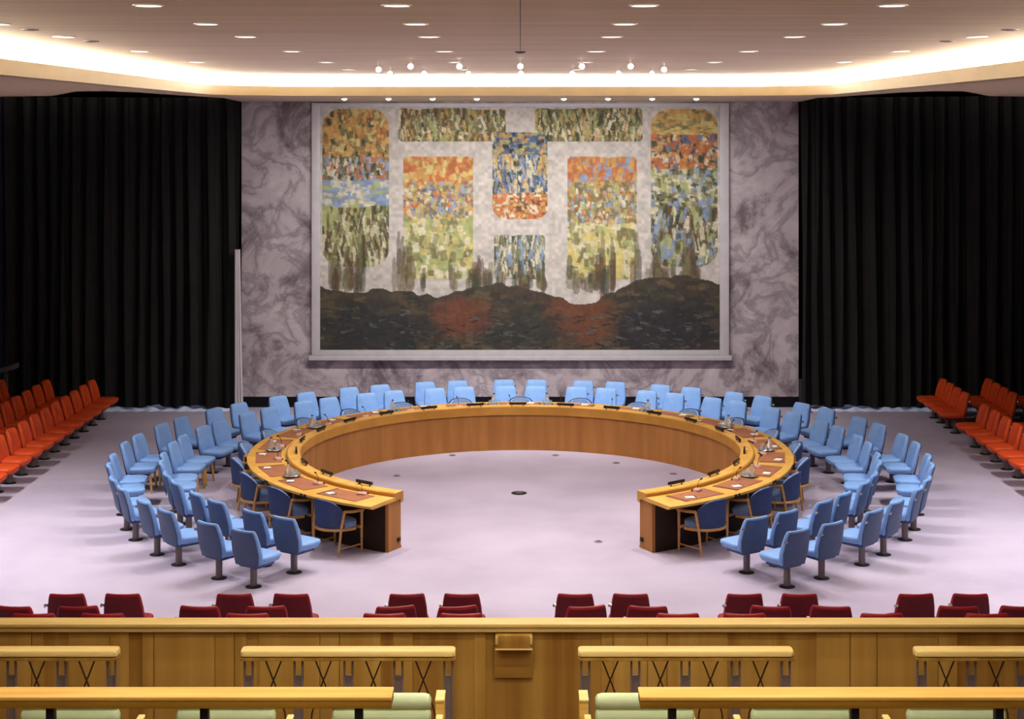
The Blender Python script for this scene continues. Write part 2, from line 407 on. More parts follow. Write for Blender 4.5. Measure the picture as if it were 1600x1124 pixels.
    for cx, cy, a, b, c in ((90, 350, 110, 46, (38, 42, 46)), (545, 350, 100, 44, (34, 36, 46)), (225, 330, 55, 34, (112, 62, 42)), (405, 330, 60, 46, (108, 62, 40)), (313, 350, 80, 40, (44, 48, 46))):
        d = ((U - cx) / a) ** 2 + ((V - cy) / b) ** 2 + .5 * (noise(18, 18, int(cx)) - .5)
        al = (np.clip(1.25 - d, 0, 1) * (V > top) * .8)[..., None]
        C = C * (1 - al) + lin(c) * al
    confetti(reg & (V > 315), [(88, 90, 84), (70, 60, 48), (30, 30, 34)], 90, 12, 2, 24)
    C *= (0.8 + .4 * noise(5, 5, 3))[..., None]
    C = np.clip(C, 0, 1)
    x0, x1, zt, zb = -4.0, 3.985, 6.025, 1.165
    verts = [(x0 + (x1 - x0) * u / 625, WZ - .075, zt + (zb - zt) * v / 380) for u, v in zip(U.ravel(), V.ravel())]
    idx = np.arange(NX * NZ).reshape(NZ, NX)
    faces = np.stack([idx[:-1, :-1], idx[1:, :-1], idx[1:, 1:], idx[:-1, 1:]], -1).reshape(-1, 4).tolist()
    me = bpy.data.meshes.new('canvas'); me.from_pydata(verts, [], faces)
    at = me.color_attributes.new('Pigment', 'FLOAT_COLOR', 'POINT')
    at.data.foreach_set('color', np.concatenate([C.reshape(-1, 3), np.ones((NX * NZ, 1))], 1).ravel())
    m = bpy.data.materials.new('mural_paint'); m.use_nodes = True
    a = m.node_tree.nodes.new('ShaderNodeAttribute'); a.attribute_name = 'Pigment'
    m.node_tree.links.new(a.outputs[0], m.node_tree.nodes['Principled BSDF'].inputs['Base Color'])
    m.node_tree.nodes['Principled BSDF'].inputs['Roughness'].default_value = .7
    me.materials.append(m)
    cv = bpy.data.objects.new('painted_canvas', me); COL.objects.link(cv)
    root = thing('mural', 'huge mural of coloured panels over a dark ground on the marble wall', 'mural', (0, 0, 0))
    cv.parent = root
    bm = bmesh.new(); box(bm, x0, x1, WZ - .07, WZ - .002, zb, zt); obj('backing', bm, 'dark', root, False)
    bm = bmesh.new()
    fx0, fx1, fb = -4.17, 4.17, 1.06
    box(bm, fx0, x0 - .001, WZ - .11, WZ - .001, fb, 6.1, .01); box(bm, x1 + .001, fx1, WZ - .11, WZ - .001, fb, 6.1, .01)
    box(bm, x0, x1, WZ - .11, WZ - .001, zt + .001, 6.1, .01); box(bm, x0, x1, WZ - .11, WZ - .001, fb, zb - .001, .01)
    obj('stone_frame', bm, 'stone_frame', root)
    bm = bmesh.new(); box(bm, fx0 - .05, fx1 + .05, WZ - .17, WZ - .001, .965, 1.058, .015); obj('sill', bm, 'stone_frame', root)
make_mural()

# ------------------------------------------------------------------ horseshoe table
RI, RO, AE = 3.33, 4.12, 151.9
def ring(bm, prof, a0=-AE, a1=AE, n=120, c=TC):
    """closed profile (r, h) swept round the table centre; angle 0 is the far side"""
    loft(bm, [[(r * math.sin(R(a)), c + r * math.cos(R(a)), h) for r, h in prof] for a in [a0 + (a1 - a0) * i / n for i in range(n + 1)]])
table = thing('horseshoe_table', 'great wooden horseshoe conference table open towards the gallery', 'table', (0, 0, 0))
bm = bmesh.new(); ring(bm, [(3.52, .66), (RO - .05, .66), (RO, .675), (RO, .705), (RO - .01, .71), (3.52, .71)]); obj('tabletop', bm, 'top_wood', table)
bm = bmesh.new(); ring(bm, [(RI, .615), (RI, .755), (RI + .012, .76), (3.53, .76), (3.54, .752), (3.54, .66), (3.40, .66), (3.40, .615)]); obj('inner_ledge', bm, 'lip_wood', table)
bm = bmesh.new(); ring(bm, [(RI + .014, .7601), (RI + .014, .764), (3.52, .764), (3.52, .7601)]); obj('ledge_surface', bm, 'top_wood', table)
bm = bmesh.new(); ring(bm, [(3.36, 0), (3.36, .614), (3.39, .614), (3.39, .659), (3.66, .659), (3.66, 0)], -AE + .4, AE - .4); obj('pedestal_wall', bm, 'fascia', table)
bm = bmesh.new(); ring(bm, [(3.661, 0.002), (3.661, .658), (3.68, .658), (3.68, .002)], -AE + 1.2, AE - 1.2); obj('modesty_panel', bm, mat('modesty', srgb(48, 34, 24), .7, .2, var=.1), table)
bm = bmesh.new(); ring(bm, [(3.345, 0), (3.345, .03), (3.36, .03), (3.36, 0)], -AE + .4, AE - .4); obj('plinth', bm, 'fascia', table)
bm0 = bmesh.new(); tube(bm0, [(0, -.004, 0), (0, .012, 0)], .022, 10); sock = obj('earphone_socket', bm0, 'dark', table)
first = True
for k in range(-10, 10):
    for d in (-.55, .55):
        a = R((k + .5) * 14.2 + d)
        s = sock if first else sock.copy()
        if not first: COL.objects.link(s); s.parent = table
        first = False
        s.location = (RO * math.sin(a), TC + RO * math.cos(a), .688); s.rotation_euler = (0, 0, -a)
for a in (-AE, AE):   # little outlet at the foot of each end panel
    aa = R(a * .9985)
    bm = bmesh.new(); box(bm, -.03, .03, -.012, .012, -.025, .025, .004); o = obj('outlet', bm, 'dark', table)
    o.location = (3.42 * math.sin(aa), TC + 3.42 * math.cos(aa) - .0, .12); o.rotation_euler = (0, 0, -aa + PI / 2)

# ------------------------------------------------------------------ chairs
def pedestal_chair(name, label, cat, m_front, m_shell, wooden=False):
    t = thing(name, label, cat)
    # back: tapering slab, bowed round the sitter, leaning outward (+Y)
    bm = bmesh.new(); rings = []
    for z, y, w_, d, c in ((.30, .085, .36, .03, .005), (.33, .09, .42, .06, .01), (.45, .125, .435, .07, .02), (.58, .165, .415, .07, .03), (.68, .20, .385, .065, .036), (.725, .217, .365, .055, .038), (.74, .222, .34, .03, .036)):
        rings.append([(x, yy, z) for x, yy in rrect(w_, d, .025, y, c)])
    loft(bm, rings); obj('backrest', bm, m_front, t, angle=50)
    bm = bmesh.new(); rings = []
    for z, y, w_, c in ((.285, .125, .36, .005), (.45, .168, .42, .02), (.6, .212, .395, .03), (.70, .245, .36, .036), (.722, .252, .33, .037)):
        rings.append([(x, yy, z) for x, yy in rrect(w_, .014, .006, y, c)])
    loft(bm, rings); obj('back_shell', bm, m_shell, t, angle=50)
    bm = bmesh.new(); rings = []
    for z, w_, d, y in ((.295, .34, .30, -.09), (.31, .42, .375, -.10), (.36, .455, .41, -.105), (.385, .445, .40, -.105), (.398, .40, .355, -.10)):
        rings.append([(x, yy, z) for x, yy in rrect(w_, d, .09, y, 0)])
    loft(bm, rings); obj('seat', bm, m_front, t, angle=50)
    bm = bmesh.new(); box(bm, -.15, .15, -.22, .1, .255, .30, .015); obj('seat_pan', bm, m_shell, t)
    if wooden:
        for sx in (-1, 1):
            for sy, y in ((-1, -.24), (1, .07)):
                bm = bmesh.new(); tube(bm, [(sx * .19, y + sy * .03, 0), (sx * .16, y, .29)], .016, 8, .022); obj('leg', bm, 'legwood', t)
    else:
        bm = bmesh.new(); lathe(bm, [(.1, 0), (.1, .006), (.06, .012), (.05, .018)], 20); obj('base_plate', bm, 'dark', t)
        bm = bmesh.new(); lathe(bm, [(.047, .012), (.043, .04), (.043, .24), (.06, .262)], 18); obj('post', bm, 'post', t)
    bm = bmesh.new(); tube(bm, [(.195, .2, .62), (.225, .195, .625)], .014, 8); lathe(bm, [(.0105, 0), (.017, .008), (.0105, .03)], 8, (.222, .195, .60)); obj('earphone_holder', bm, 'chrome', t)
    return t
blue = Proto(pedestal_chair('pedestal_chair', '', 'chair', 'blue', 'blue_shaded'))
bluew = Proto(pedestal_chair('wooden_leg_chair', '', 'chair', 'blue', 'blue_shaded', True))
for r, ring_name in ((5.20, 'inner'), (5.94, 'outer')):
    for k in range(-10, 11):
        for d in (-1, 1):
            if k == 0:
                lab = 'pale blue chair, %s ring, %s one of the far middle pair below the mural' % (ring_name, 'left' if d < 0 else 'right')
            else:
                side = 'left' if k < 0 else 'right'
                near = (d > 0) == (k > 0)
                nth = ORD[10 - abs(k)]
                lab = 'pale blue chair, %s ring, %s side, %s pair from the gallery, %s seat' % (ring_name, side, nth, 'nearer' if near else 'farther')
            a = R(14.36 * k + 2.95 * d)
            wd = k == -6
            if wd: lab = lab.replace('pale blue chair', 'pale blue wooden-legged chair')
            (bluew if wd else blue).place((r * math.sin(a), DC + r * math.cos(a), 0), -a + R(random.uniform(-3, 3)), lab, 'pale blue chairs in the %s ring' % ring_name)

def armchair():
    t = thing('armchair', '', 'chair')
    # barrel back upholstery, outer side navy
    def back(off, th, z0, z1, m, name):
        bm = bmesh.new(); A = [R(x) for x in range(-62, 63, 8)]
        outer, inner = [], []
        for a in A:
            rr_ = .33 + off; top = z1 - .16 * abs(a / R(62)) ** 3.0
            lean = .035
            zs = [z0 + (top - z0) * q / 5 for q in range(6)]
            outer.append([(rr_ * .93 * math.sin(a), -.09 + (rr_ + lean * (z - z0) / .4) * math.cos(a), z) for z in zs])
            inner.append([((rr_ - th) * .93 * math.sin(a), -.09 + (rr_ - th + lean * (z - z0) / .4) * math.cos(a), z) for z in zs])
        loft(bm, [o_ + i_[::-1] for o_, i_ in zip(outer, inner)])
        return obj(name, bm, m, t, angle=60)
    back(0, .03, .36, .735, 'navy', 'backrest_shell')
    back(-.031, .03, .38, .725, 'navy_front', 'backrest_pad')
    bm = bmesh.new(); loft(bm, [[(x, y, z) for x, y in rrect(w_, d, .14, -.06, 0)] for z, w_, d in ((.33, .40, .37), (.35, .46, .41), (.41, .46, .41), (.43, .41, .37))]); obj('seat', bm, 'navy_front', t, angle=50)
    # wooden rail round the back at seat height
    bm = bmesh.new(); tube(bm, [(.31 * math.sin(R(a)), -.09 + .335 * math.cos(R(a)), .345) for a in range(-90, 91, 12)], .02, 6); tube(bm, [(-.27, -.22, .33), (.27, -.22, .33)], .02, 6); obj('seat_frame', bm, 'frame_wood', t)
    for sx in (-1, 1):
        bm = bmesh.new(); tube(bm, [(sx * .25, .16, 0), (sx * .262, .12, .36), (sx * .28, .08, .58)], .015, 8, .02); obj('leg', bm, 'frame_wood', t)
        bm = bmesh.new(); tube(bm, [(sx * .26, -.25, 0), (sx * .27, -.24, .54)], .015, 8, .02); obj('leg', bm, 'frame_wood', t)
        bm = bmesh.new(); tube(bm, [(sx * .27, -.27, .55), (sx * .295, -.08, .565), (sx * .285, .09, .585)], .02, 8); obj('armrest', bm, 'frame_wood', t)
        bm = bmesh.new(); tube(bm, [(sx * .262, -.245, .1), (sx * .255, .15, .1)], .011, 6); obj('stretcher', bm, 'frame_wood', t)
    return t
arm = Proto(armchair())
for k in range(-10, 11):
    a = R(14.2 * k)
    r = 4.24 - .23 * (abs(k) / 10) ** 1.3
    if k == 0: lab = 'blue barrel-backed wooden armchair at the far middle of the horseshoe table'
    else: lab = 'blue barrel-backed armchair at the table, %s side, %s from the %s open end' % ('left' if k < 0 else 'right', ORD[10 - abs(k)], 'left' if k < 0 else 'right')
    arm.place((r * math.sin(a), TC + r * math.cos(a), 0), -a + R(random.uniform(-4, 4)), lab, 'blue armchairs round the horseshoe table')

# ------------------------------------------------------------------ things on the table
def seat_word(k):
    if k == 0: return 'far middle seat'
    return '%s %s seat from the open end' % (ORD[10 - abs(k)], 'left' if k < 0 else 'right')
def desk_pad():
    t = thing('desk_pad', '', 'desk pad')
    bm = bmesh.new(); box(bm, -.36, .36, -.19, .19, 0, .008, .003); obj('leather', bm, 'pad', t)
    bm = bmesh.new(); box(bm, .315, .35, -.19, .19, .0081, .011); obj('side_band', bm, mat('pad_band', srgb(122, 78, 58), .5), t)
    return t
def microphone():
    t = thing('desk_microphone', '', 'microphone')
    bm = bmesh.new(); loft(bm, [[(x, y, z) for x, y in rrect(w_, d, .02, 0, 0)] for z, w_, d in ((0, .13, .09), (.02, .13, .09), (.035, .11, .06))]); obj('base', bm, 'pink', t)
    bm = bmesh.new(); box(bm, -.075, .075, -.055, -.0455, 0, .02); obj('base_trim', bm, 'dark', t)
    bm = bmesh.new(); tube(bm, [(0, 0, .03), (0, .005, .08), (0, .02, .13), (0, .045, .16)], .004, 6); obj('gooseneck', bm, 'dark', t)
    bm = bmesh.new(); tube(bm, [(0, .045, .16), (0, .075, .178)], .010, 8); obj('capsule', bm, 'dark', t)
    return t
def name_plate():
    t = thing('name_plate', '', 'name plate')
    bm = bmesh.new(); box(bm, -.15, .15, -.012, .012, .02, .062, .004); obj('plate', bm, 'plate', t)
    for s in (-1, 1):
        bm = bmesh.new(); tube(bm, [(s * .1, 0, .004), (s * .1, 0, .03)], .006, 6); lathe(bm, [(.018, 0), (.018, .004), (.008, .008)], 10, (s * .1, 0, 0)); obj('stand', bm, 'dark', t)
    return t
def notepad():
    t = thing('notepad', '', 'notepad')
    bm = bmesh.new(); box(bm, -.05, .05, -.07, .07, 0, .012, .002); obj('pages', bm, 'paper', t)
    bm = bmesh.new(); box(bm, -.05, .05, .055, .072, .0121, .016); obj('binding', bm, 'dark', t)
    return t
def tray():
    t = thing('serving_tray', '', 'tray')
    bm = bmesh.new(); lathe(bm, [(.1, 0), (.122, .006), (.127, .018), (.12, .018), (.112, .01), (.001, .009)], 24); obj('dish', bm, 'tray', t)
    bm = bmesh.new(); lathe(bm, [(.128, .0182), (.13, .02), (.128, .0225)], 24); obj('rim', bm, 'chrome', t); return t
def carafe():
    t = thing('water_carafe', '', 'carafe')
    bm = bmesh.new(); lathe(bm, [(.035, 0), (.042, .01), (.045, .08), (.03, .13), (.018, .155), (.02, .175)], 16); obj('body', bm, 'glass', t)
    bm = bmesh.new(); lathe(bm, [(.021, .175), (.022, .19), (.012, .196)], 12); obj('stopper', bm, 'tray', t); return t
def glass_():
    bm = bmesh.new(); lathe(bm, [(.022, 0), (.026, .004), (.031, .085), (.029, .085), (.024, .008), (.001, .007)], 14)
    return tag(obj('drinking_glass', bm, 'glass'), '', 'glass')
P_pad, P_mic, P_np, P_note, P_tray, P_car, P_gl = Proto(desk_pad()), Proto(microphone()), Proto(name_plate()), Proto(notepad()), Proto(tray()), Proto(carafe()), Proto(glass_())
def at(r, deg): return (r * math.sin(R(deg)), TC + r * math.cos(R(deg)))
for k in range(-10, 11):
    a = 14.2 * k; rot = -R(a); s = seat_word(k)
    x, y = at(3.80, a); P_pad.place((x, y, .7101), rot, 'brown leather desk pad on the table at the ' + s, 'brown leather desk pads')
    da = 2.9 if k % 2 else 2.7
    x, y = at(3.67, a - da); P_mic.place((x, y, .7185), rot + R(20), 'small microphone on the desk pad at the ' + s, 'desk microphones')
    x, y = at(3.39, a + (0.8 if k < 0 else -.8)); P_np.place((x, y, .7642), rot, 'black name plate on the inner ledge at the ' + s, 'black name plates')
    x, y = at(3.90, a + 2.6); P_note.place((x, y, .7185), rot + R(random.uniform(60, 110)), 'white notepad on the desk pad at the ' + s, 'white notepads')
TP = [-9, -7, -5, -3, -1, 1, 3, 5, 7, 9]
for k in TP:
    s = 'between %s and %s seats from the %s open end' % (ORD[10 - abs(k)], ORD[10 - abs(k) + 1] if abs(k) > 0 else '', 'left' if k < 0 else 'right')
    s = s.replace(' open end', ' end')
    a = (abs(k) - .5) * 14.2 * (1 if k > 0 else -1); rot = -R(a)
    x, y = at(3.74, a); P_tray.place((x, y, .7216), rot, 'round grey tray ' + s, 'round grey trays')
    x, y = at(3.79, a); P_car.place((x, y, .7312), rot, 'water carafe on tray ' + s, 'water carafes')
    for q, da, wd in ((0, -1.1, 'left'), (1, 1.1, 'right')):
        x, y = at(3.69, a + da * 1.0); P_gl.place((x, y, .7312), rot, 'drinking glass %s of carafe, %s' % (wd, s), 'drinking glasses on the trays')

# ------------------------------------------------------------------ orange seats down both sides
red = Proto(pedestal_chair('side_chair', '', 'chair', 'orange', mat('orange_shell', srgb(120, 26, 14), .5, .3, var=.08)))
def zs(a, b, step, skip=()):
    out = []; z = a
    while z < b: out.append(z); z += step
    return out
Lz = [23.7 + .6 * i for i in range(12)]
Rz = [23.5 + .6 * i for i in range(8)] + [28.95 + .5 * i for i in range(4)]
for side, sx, ZZ in (('left', -1, Lz), ('right', 1, Rz)):
    for row in range(3):
        X = sx * (8.07 + .88 * row + (-.07 if sx > 0 else 0))
        shown = [z for z in ZZ if abs(X) * F / z < 813 + 50 and z < WZ - 1.0]
        for i, z in enumerate(shown):
            red.place((X, z, 0), R(90) if sx < 0 else R(-90), 'orange-red seat on the %s side, %s row from the table, %s from the mural wall' % (side, ORD[row], ORD[len(shown) - 1 - i]), 'orange-red seats on the %s side' % side)

# ------------------------------------------------------------------ red seats below the gallery on stepped platforms
bm = bmesh.new(); box(bm, -SX, SX, 14.25, 15.95, 0, .39); box(bm, -SX, SX, 13.0, 14.25, 0, .70)
struct(obj('floor_platform', bm, 'carpet', smooth=False))
crim = Proto(pedestal_chair('platform_chair', '', 'chair', 'crimson', mat('crimson_shaded', srgb(104, 12, 22), .5, .3, var=.08)))  # crimson darkened on the shell, shade of the seat backs painted in
rows = [(16.75, 0, 16.51, [101, 190, 364, 455, 634, 722, 900, 987, 1164, 1252, 1432, 1520]),
        (15.05, .391, 14.8, [20, 117, 311, 412, 612, 710, 912, 1015, 1210, 1305, 1503, 1600]),
        (13.83, .701, 13.6, [50, 158, 385, 600, 720, 1060, 1165, 1380, 1545])]
for ri, (z, h, zt, xs) in enumerate(rows):
    for i, x in enumerate(xs):
        if ri < 2: r_ = R(180) + R(random.choice([-8, 4, 10, -4]) * (1 if ri else .3))
        else: r_ = R(180)
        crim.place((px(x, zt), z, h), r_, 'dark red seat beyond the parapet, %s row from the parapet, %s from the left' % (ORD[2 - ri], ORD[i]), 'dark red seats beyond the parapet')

# ------------------------------------------------------------------ parapet wall of the gallery
bm = bmesh.new(); box(bm, -SX, SX, 12.90, 13.0, 0, 1.55); struct(obj('wall_parapet', bm, 'panel', smooth=False))
bm = bmesh.new(); box(bm, -SX, SX, 12.84, 13.02, 1.572, 1.60, .006); box(bm, -SX, SX, 12.855, 13.01, 1.53, 1.57, .006); struct(obj('trim_3', bm, 'rail_wood'))
bm = bmesh.new()
xa = -SX; rnd = random.Random(9)
while xa < SX:
    wv = rnd.choice([.1, .16, .22, .34, .5, .28])
    if rnd.random() < .5: box(bm, xa + .004, xa + wv - .004, 12.888, 12.9, .3, 1.525, .003)
    xa += wv
struct(obj('trim_4', bm, mat('parapet_strip', srgb(200, 158, 76), .5, .3, col2=srgb(178, 134, 54), vscale=1.4, stretch=(4, 1, .12))))
hb = thing('parapet_box', 'small wooden box with a pale rim under the middle of the parapet rail', 'box', (0, 0, 0))
xa, xb = px(774, 12.85), px(832, 12.85)
bm = bmesh.new(); box(bm, xa, xb, 12.80, 12.885, 1.41, 1.52, .012); obj('body', bm, 'panel', hb)
bm = bmesh.new(); box(bm, xa, xa + .022, 12.785, 12.80, 1.45, 1.52, .004); box(bm, xb - .022, xb, 12.785, 12.80, 1.45, 1.52, .004); box(bm, xa, xb, 12.785, 12.80, 1.405, 1.415, .003); obj('rim', bm, 'rail_wood', hb)
bm = bmesh.new(); box(bm, xa - .01, xb + .0, 12.875, 12.888, 1.15, 1.40, .003); obj('lower_panel', bm, mat('hatch', srgb(172, 128, 54), .5, var=.05), hb)
# gallery floor in steps
bm = bmesh.new(); st = [(10.6, 12.9, .75), (9.9, 10.6, 1.0), (7.6, 9.9, 1.35), (5.2, 7.6, 2.2), (-3.2, 5.2, 3.1)]
for a, b, h in st: box(bm, -SX, SX, a, b, -.2, h)
struct(obj('floor_gallery', bm, 'gal_floor', smooth=False))

# ornamental railing sections
def railing(x0, x1, label):
    z = 11.8; t = thing('railing', label, 'railing', ((x0 + x1) / 2, z, .75), 0, 'ornamental railings in front of the parapet')
    w_ = x1 - x0; top = 1.0
    bm = bmesh.new(); loft(bm, [[(x, y, zz) for x, y in rrect(w_ + e, d, .03, 0, 0)] for zz, e, d in ((top - .045, -.02, .12), (top - .04, 0, .135), (top - .012, 0, .135), (top - .002, -.01, .12), (top, -.03, .10))]); obj('handrail', bm, 'rail_wood', t)
    bm = bmesh.new(); box(bm, -w_ / 2 + .01, w_ / 2 - .01, -.05, .05, top - .052, top - .046, 0); box(bm, -w_ / 2 + .0, w_ / 2 - .0, -.064, .064, top - .075, top - .052, .004); obj('under_rail', bm, 'panel', t)
    P = [-w_ / 2 + .055 + (w_ - .11) * i / 4 for i in range(5)]
    for x in P:
        bm = bmesh.new()
        box(bm, x - .038, x - .022, -.012, .012, .0, top - .076, .003); box(bm, x + .022, x + .038, -.012, .012, .0, top - .076, .003)
        box(bm, x - .022, x + .022, -.004, .004, .0, top - .2, 0); obj('twin_post', bm, 'rail_steel', t)
    for a, b in zip(P, P[1:]):
        c = (a + b) / 2
        bm = bmesh.new()
        for s in (-1, 1):
            tube(bm, [(c + s * .085, 0, top - .078), (c + s * .06, 0, top - .09), (c + s * .035, s * .003, top - .15), (c + s * .012, s * .004, top - .21), (c, s * .005, top - .235), (c - s * .02, s * .004, top - .29), (c - s * .05, 0, top - .37), (c - s * .085, 0, top - .48), (c - s * .11, 0, top - .7), (c - s * .12, 0, 0)], .0065, 6)
        obj('crossed_bars', bm, 'bronze', t)
for x0, x1, l in ((-149, 186, 'ornamental railing in front of the parapet, at the far left edge'), (377, 712, 'ornamental railing in front of the parapet, on the left of the centre aisle'), (903, 1239, 'ornamental railing in front of the parapet, on the right of the centre aisle'), (1428, 1763, 'ornamental railing in front of the parapet, at the far right edge')):
    railing(px(x0, 11.8), px(x1, 11.8), l)

# near ledge desks of the gallery
def desk(x0, x1, posts, label):
    t = thing('gallery_desk', label, 'desk', ((x0 + x1) / 2, 9.0, 1.35), 0, 'long gallery desks nearest the camera')
    w_ = x1 - x0; top = 2.432 - 1.35
    bm = bmesh.new(); box(bm, -w_ / 2, w_ / 2, -.08, .09, top - .022, top, .006); obj('desk_top', bm, 'desk_wood', t)
    bm = bmesh.new(); box(bm, -w_ / 2 + .002, w_ / 2 - .002, -.077, .08, top - .066, top - .0225, .004); obj('apron', bm, 'desk_edge', t)
    for x in posts:
        xx = px(x, 9.0) - (x0 + x1) / 2
        bm = bmesh.new(); box(bm, xx - .023, xx + .023, -.03, .03, 0, top - .067, .003); obj('support_post', bm, 'dark', t)
desk(-5.0, px(612, 8.92), [561, 320, 80], 'long wooden gallery desk nearest the camera, on the left of the aisle')
desk(px(1000, 8.92), 5.0, [1050, 1335, 1560], 'long wooden gallery desk nearest the camera, on the right of the aisle')

# green gallery seats
def green_seat():
    t = thing('auditorium_chair', '', 'chair')
    w_ = .60
    def roll(z, y, r, name):
        bm = bmesh.new(); rings = []
        for x, s in ((-w_ / 2, .5), (-w_ / 2 + .012, .85), (-w_ / 2 + .04, 1), (w_ / 2 - .04, 1), (w_ / 2 - .012, .85), (w_ / 2, .5)):
            rings.append([(x, y + r * s * math.cos(2 * PI * k / 16), z + r * s * 1.1 * math.sin(2 * PI * k / 16)) for k in range(16)])
        loft(bm, rings); obj(name, bm, 'green', t)
    roll(.80, 0, .048, 'head_roll'); roll(.715, -.01, .05, 'shoulder_roll')
    bm = bmesh.new(); loft(bm, [[(x, y, z) for x, y in rrect(.56, d, .03, yy, 0)] for z, d, yy in ((.3, .08, .06), (.5, .09, .03), (.7, .08, 0))]); obj('backrest', bm, 'green', t)
    bm = bmesh.new(); loft(bm, [[(x, y, z) for x, y in rrect(ww, d, .05, .27, 0)] for z, ww, d in ((.34, .52, .42), (.36, .57, .47), (.42, .57, .47), (.44, .52, .42))]); obj('seat_cushion', bm, 'green', t)
    for s in (-1, 1):
        bm = bmesh.new(); box(bm, s * .33 - .013, s * .33 + .013, .1, .42, 0, .539, .006); obj('side_panel', bm, 'frame_wood', t)
        bm = bmesh.new(); box(bm, s * .33 - .022, s * .33 + .022, .07, .44, .54, .56, .008); obj('armrest', bm, 'rail_wood', t)
    return t
gs = Proto(green_seat())
zz = 9.62
LX = [px(597, zz) - .95 * i for i in range(4)]; RX = [px(1007, zz) + .95 * i for i in range(4)]
for i, x in enumerate(LX): gs.place((x, zz, 1.35), 0, 'green padded gallery seat left of the aisle, %s from the aisle' % ORD[i], 'green gallery seats')
for i, x in enumerate(RX): gs.place((x, zz, 1.35), 0, 'green padded gallery seat right of the aisle, %s from the aisle' % ORD[i], 'green gallery seats')
for x, l in ((688, 'left'), (912, 'right')):
    t = thing('aisle_post', 'slim wooden end post of the green seat row, %s of the aisle' % l, 'post', (px(x, 10.2), 10.2, 1.0))
    bm = bmesh.new(); box(bm, -.028, .028, -.06, .1, 0, .96, .003); obj('panel', bm, 'desk_wood', t)
    bm = bmesh.new(); box(bm, -.03, .03, -.07, .11, .961, .975, .003); obj('cap', bm, 'rail_wood', t)

# ------------------------------------------------------------------ floor outlets
FO = [(811, 771), (935, 847), (707, 712), (1052, 741), (963, 724), (868, 712), (620, 744), (542, 858), (1115, 905), (385, 894), (1500, 740), (912, 714), (340, 745)]
n_ = 0
for x, y in FO[:8]:
    s = H / (y - 194); X, Z = (x - 813) * s, F * s; big = n_ == 0
    t = thing('floor_outlet', '', 'floor outlet', (X, Z, 0))
    r_ = .12 if big else .06
    bm = bmesh.new(); lathe(bm, [(r_, 0), (r_, .006), (r_ * .8, .01)], 20); obj('cover', bm, 'dark' if big else mat('outlet_cover', srgb(130, 122, 138), .5), t)
    bm = bmesh.new(); lathe(bm, [(r_ * .5, .0101), (r_ * .5, .014)], 14); obj('flap', bm, 'post', t)
    D_ = ['larger dark floor outlet in the middle of the carpet inside the horseshoe', 'small floor outlet on the carpet in the table opening', 'small floor outlet by the far inner fascia, first left of centre', 'small floor outlet inside the horseshoe below the second right name plate', 'small floor outlet inside the horseshoe near the right fascia, farther one', 'small floor outlet by the far inner fascia, first right of centre', 'small floor outlet inside the horseshoe near the left fascia', 'small floor outlet just behind the left end of the table']
    t['label'] = D_[n_]; n_ += 1

# ------------------------------------------------------------------ ceiling lights
def spot(name, loc, energy, col, size=R(130), blend=1.0, rad=.07, rot=(0, 0, 0), parent=None):
    l = bpy.data.lights.new(name, 'SPOT'); l.energy = energy; l.color = col; l.spot_size = size; l.spot_blend = blend; l.shadow_soft_size = rad
    o = bpy.data.objects.new(name, l); COL.objects.link(o); o.location = loc; o.rotation_euler = rot
    if parent: o.parent = parent
    return o
def downlight():
    t = thing('recessed_downlight', '', 'ceiling light')
    bm = bmesh.new(); lathe(bm, [(.10, 0), (.10, -.006), (.085, -.008), (.08, 0)], 24); obj('trim_ring', bm, 'paper', t)
    bm = bmesh.new(); lathe(bm, [(.081, -.001), (.081, -.004)], 24); obj('lens', bm, 'glow', t)
    spot('lamp', (0, 0, -.03), DOWN_W, (1, .93, .9), R(140), 1, .07, (0, 0, 0), t)
    return t
dl = Proto(downlight())
cols = [-3.98, -2.39, -.795, .795, 2.39, 3.98]
near = None
MULT = {4: .35, 5: .08, 6: .06, 7: .2, 8: 2.5}
rz_ = [4.0, 6.0, 8.05, 10.12, 12.0, 13.75, 16.5, 19.4, 22.0]
for ci, X in enumerate(cols):
    for ri, z in enumerate(rz_):
        if ri < 4 and ci in (0, 5): continue
        if ri == 8 and ci in (0, 5): continue
        q = dl.place((X, z, CEIL), 0, 'round recessed ceiling light, %s column from the left, %s row from the mural' % (ORD[ci], ORD[len(rz_) - 1 - ri]), 'round recessed ceiling lights')
        if ri == 0 and near is None:
            near = [c for c in q.children if c.type == 'LIGHT'][0].data.copy(); near.energy = NEAR_W
        for c in q.children:
            if c.type == 'LIGHT':
                if ri < 4: c.data = near
                elif ri in MULT:
                    if not isinstance(MULT[ri], bpy.types.Light):
                        e_ = MULT[ri]; MULT[ri] = c.data.copy(); MULT[ri].energy = DOWN_W * e_
                    c.data = MULT[ri]
# downlights of the lower ceiling over the side seats
def ring_light():
    t = thing('ring_downlight', '', 'ceiling light')
    bm = bmesh.new(); lathe(bm, [(.09, 0), (.09, -.006), (.076, -.008), (.072, 0)], 24); obj('trim_ring', bm, 'paper', t)
    bm = bmesh.new(); lathe(bm, [(.073, -.001), (.073, -.004)], 24); obj('lens', bm, 'glow', t)
    spot('lamp', (0, 0, -.03), SIDE_W, (1, .93, .9), R(106), 1, .07, (0, 0, 0), t)
    return t
rl = Proto(ring_light())
for side, sx in (('left', -1), ('right', 1)):
    for i, z in enumerate((17.2, 19.0, 20.8, 22.5)):
        rl.place((sx * 8.3, z, SOF), 0, 'round light in the lower ceiling over the %s seats, %s from the near end' % (side, ORD[i]), 'lower ceiling lights')
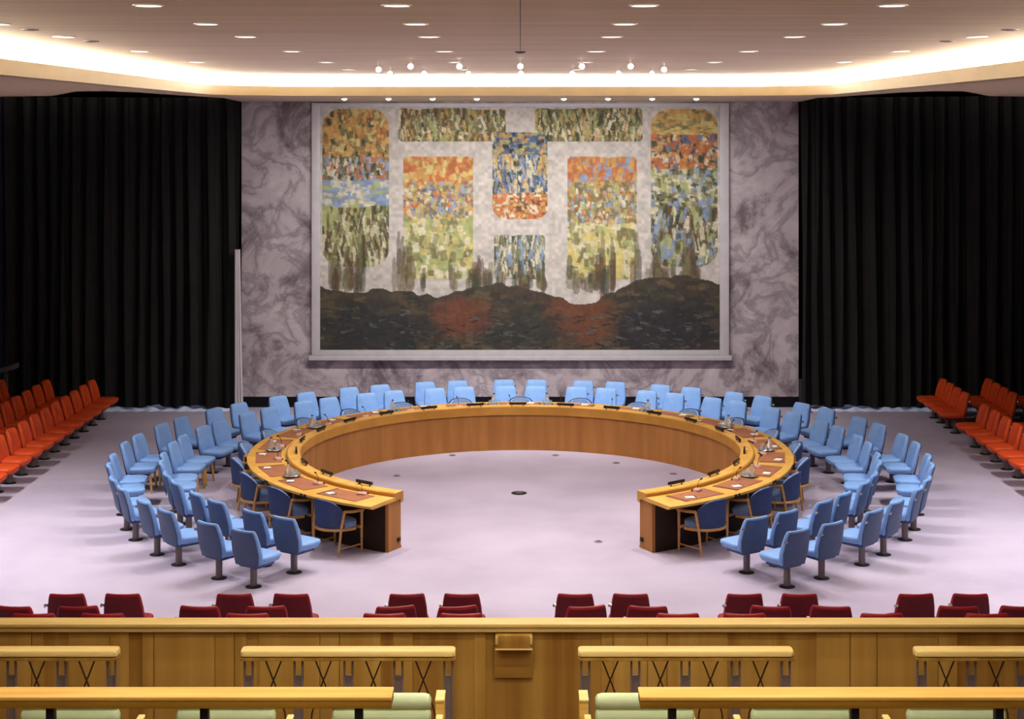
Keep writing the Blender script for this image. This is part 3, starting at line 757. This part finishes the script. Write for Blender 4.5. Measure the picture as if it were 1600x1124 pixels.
# small lights under the lower ceiling in front of the mural
def small():
    t = thing('soffit_light', '', 'ceiling light')
    bm = bmesh.new(); lathe(bm, [(.06, 0), (.06, -.012), (.045, -.014), (.04, -.004)], 18); obj('trim_ring', bm, 'paper', t)
    bm = bmesh.new(); lathe(bm, [(.048, -.004), (.046, -.018), (.034, -.034), (.012, -.042)], 18); obj('lens', bm, 'spot_glow', t)
    spot('lamp', (0, 0, -.05), WALL_W, (1, .95, .9), R(120), .9, .05, (R(42), 0, 0), t)
    return t
sm = Proto(small())
for i, x in enumerate((538, 607, 676, 745, 881, 950, 1019, 1088)):
    sm.place((px(x, 27.0), 27.0, SOF), 0, 'small bright light under the lower ceiling before the mural, %s from the left' % ORD[i], 'small bright lights before the mural')
# spotlights hanging at the far end of the raised ceiling, aimed at the mural
def spotlight():
    t = thing('spotlight', '', 'spotlight')
    bm = bmesh.new(); tube(bm, [(0, 0, 0), (0, 0, -.05)], .012, 8); obj('stem', bm, 'paper', t)
    bm = bmesh.new(); loft(bm, [[(r * math.cos(2 * PI * k / 16), y, -.085 + r * math.sin(2 * PI * k / 16)) for k in range(16)] for r, y in ((.034, -.05), (.04, -.03), (.04, .06))]); obj('housing', bm, 'paper', t)
    bm = bmesh.new(); loft(bm, [[(r * math.cos(2 * PI * k / 16), y, -.085 + r * math.sin(2 * PI * k / 16)) for k in range(16)] for r, y in ((.028, -.056), (.032, -.0505))]); obj('lens', bm, 'spot_glow', t)
    spot('lamp', (0, -.09, -.085), SPOT_W, (1, .93, .85), R(105), 1, .04, (R(-25), 0, 0), t)
    return t
sp = Proto(spotlight())
for i, x in enumerate((592, 642, 718, 813, 909, 985, 1037)):
    zr = 19.7 if i in (0, 6) else 18.6
    sp.place((px(x, zr), zr, CEIL), 0, 'bright spotlight under the raised ceiling, front row, %s from the left' % ORD[i], 'bright spotlights, front row')
for i, x in enumerate((610, 663, 732, 814, 894, 966, 1018)):
    sp.place((px(x, 21.2), 21.2, CEIL), 0, 'bright spotlight under the raised ceiling, row nearest the cove, %s from the left' % ORD[i], 'bright spotlights, back row')
bm = bmesh.new(); lathe(bm, [(.06, 0), (.06, -.01), (.03, -.02)], 16, (0, 16.6, CEIL)); tag(obj('ceiling_sensor', bm, 'dark'), 'small dark sensor at the end of the ceiling seam', 'sensor')
bm = bmesh.new(); box(bm, -.004, .004, -.004, .004, 0, .01)
bm.free()
for i, (x, y) in enumerate(((47, 46), (143, 64), (1578, 46), (1480, 64), (545, 13), (1062, 13))):
    s = .765 / (194 - y); t_ = F * s; X = (x - 813) * s
    if i > 3: continue
    bm = bmesh.new(); lathe(bm, [(.07, 0), (.07, -.006), (.03, -.012)], 16, (X, t_, CEIL)); tag(obj('smoke_detector', bm, 'post'), 'small dark ceiling detector by the cove, %s, %s one' % ('left side' if x < 800 else 'right side', 'nearer' if y < 60 else 'farther'), 'detector', 'small dark ceiling detectors')
bpy.context.view_layer.update()
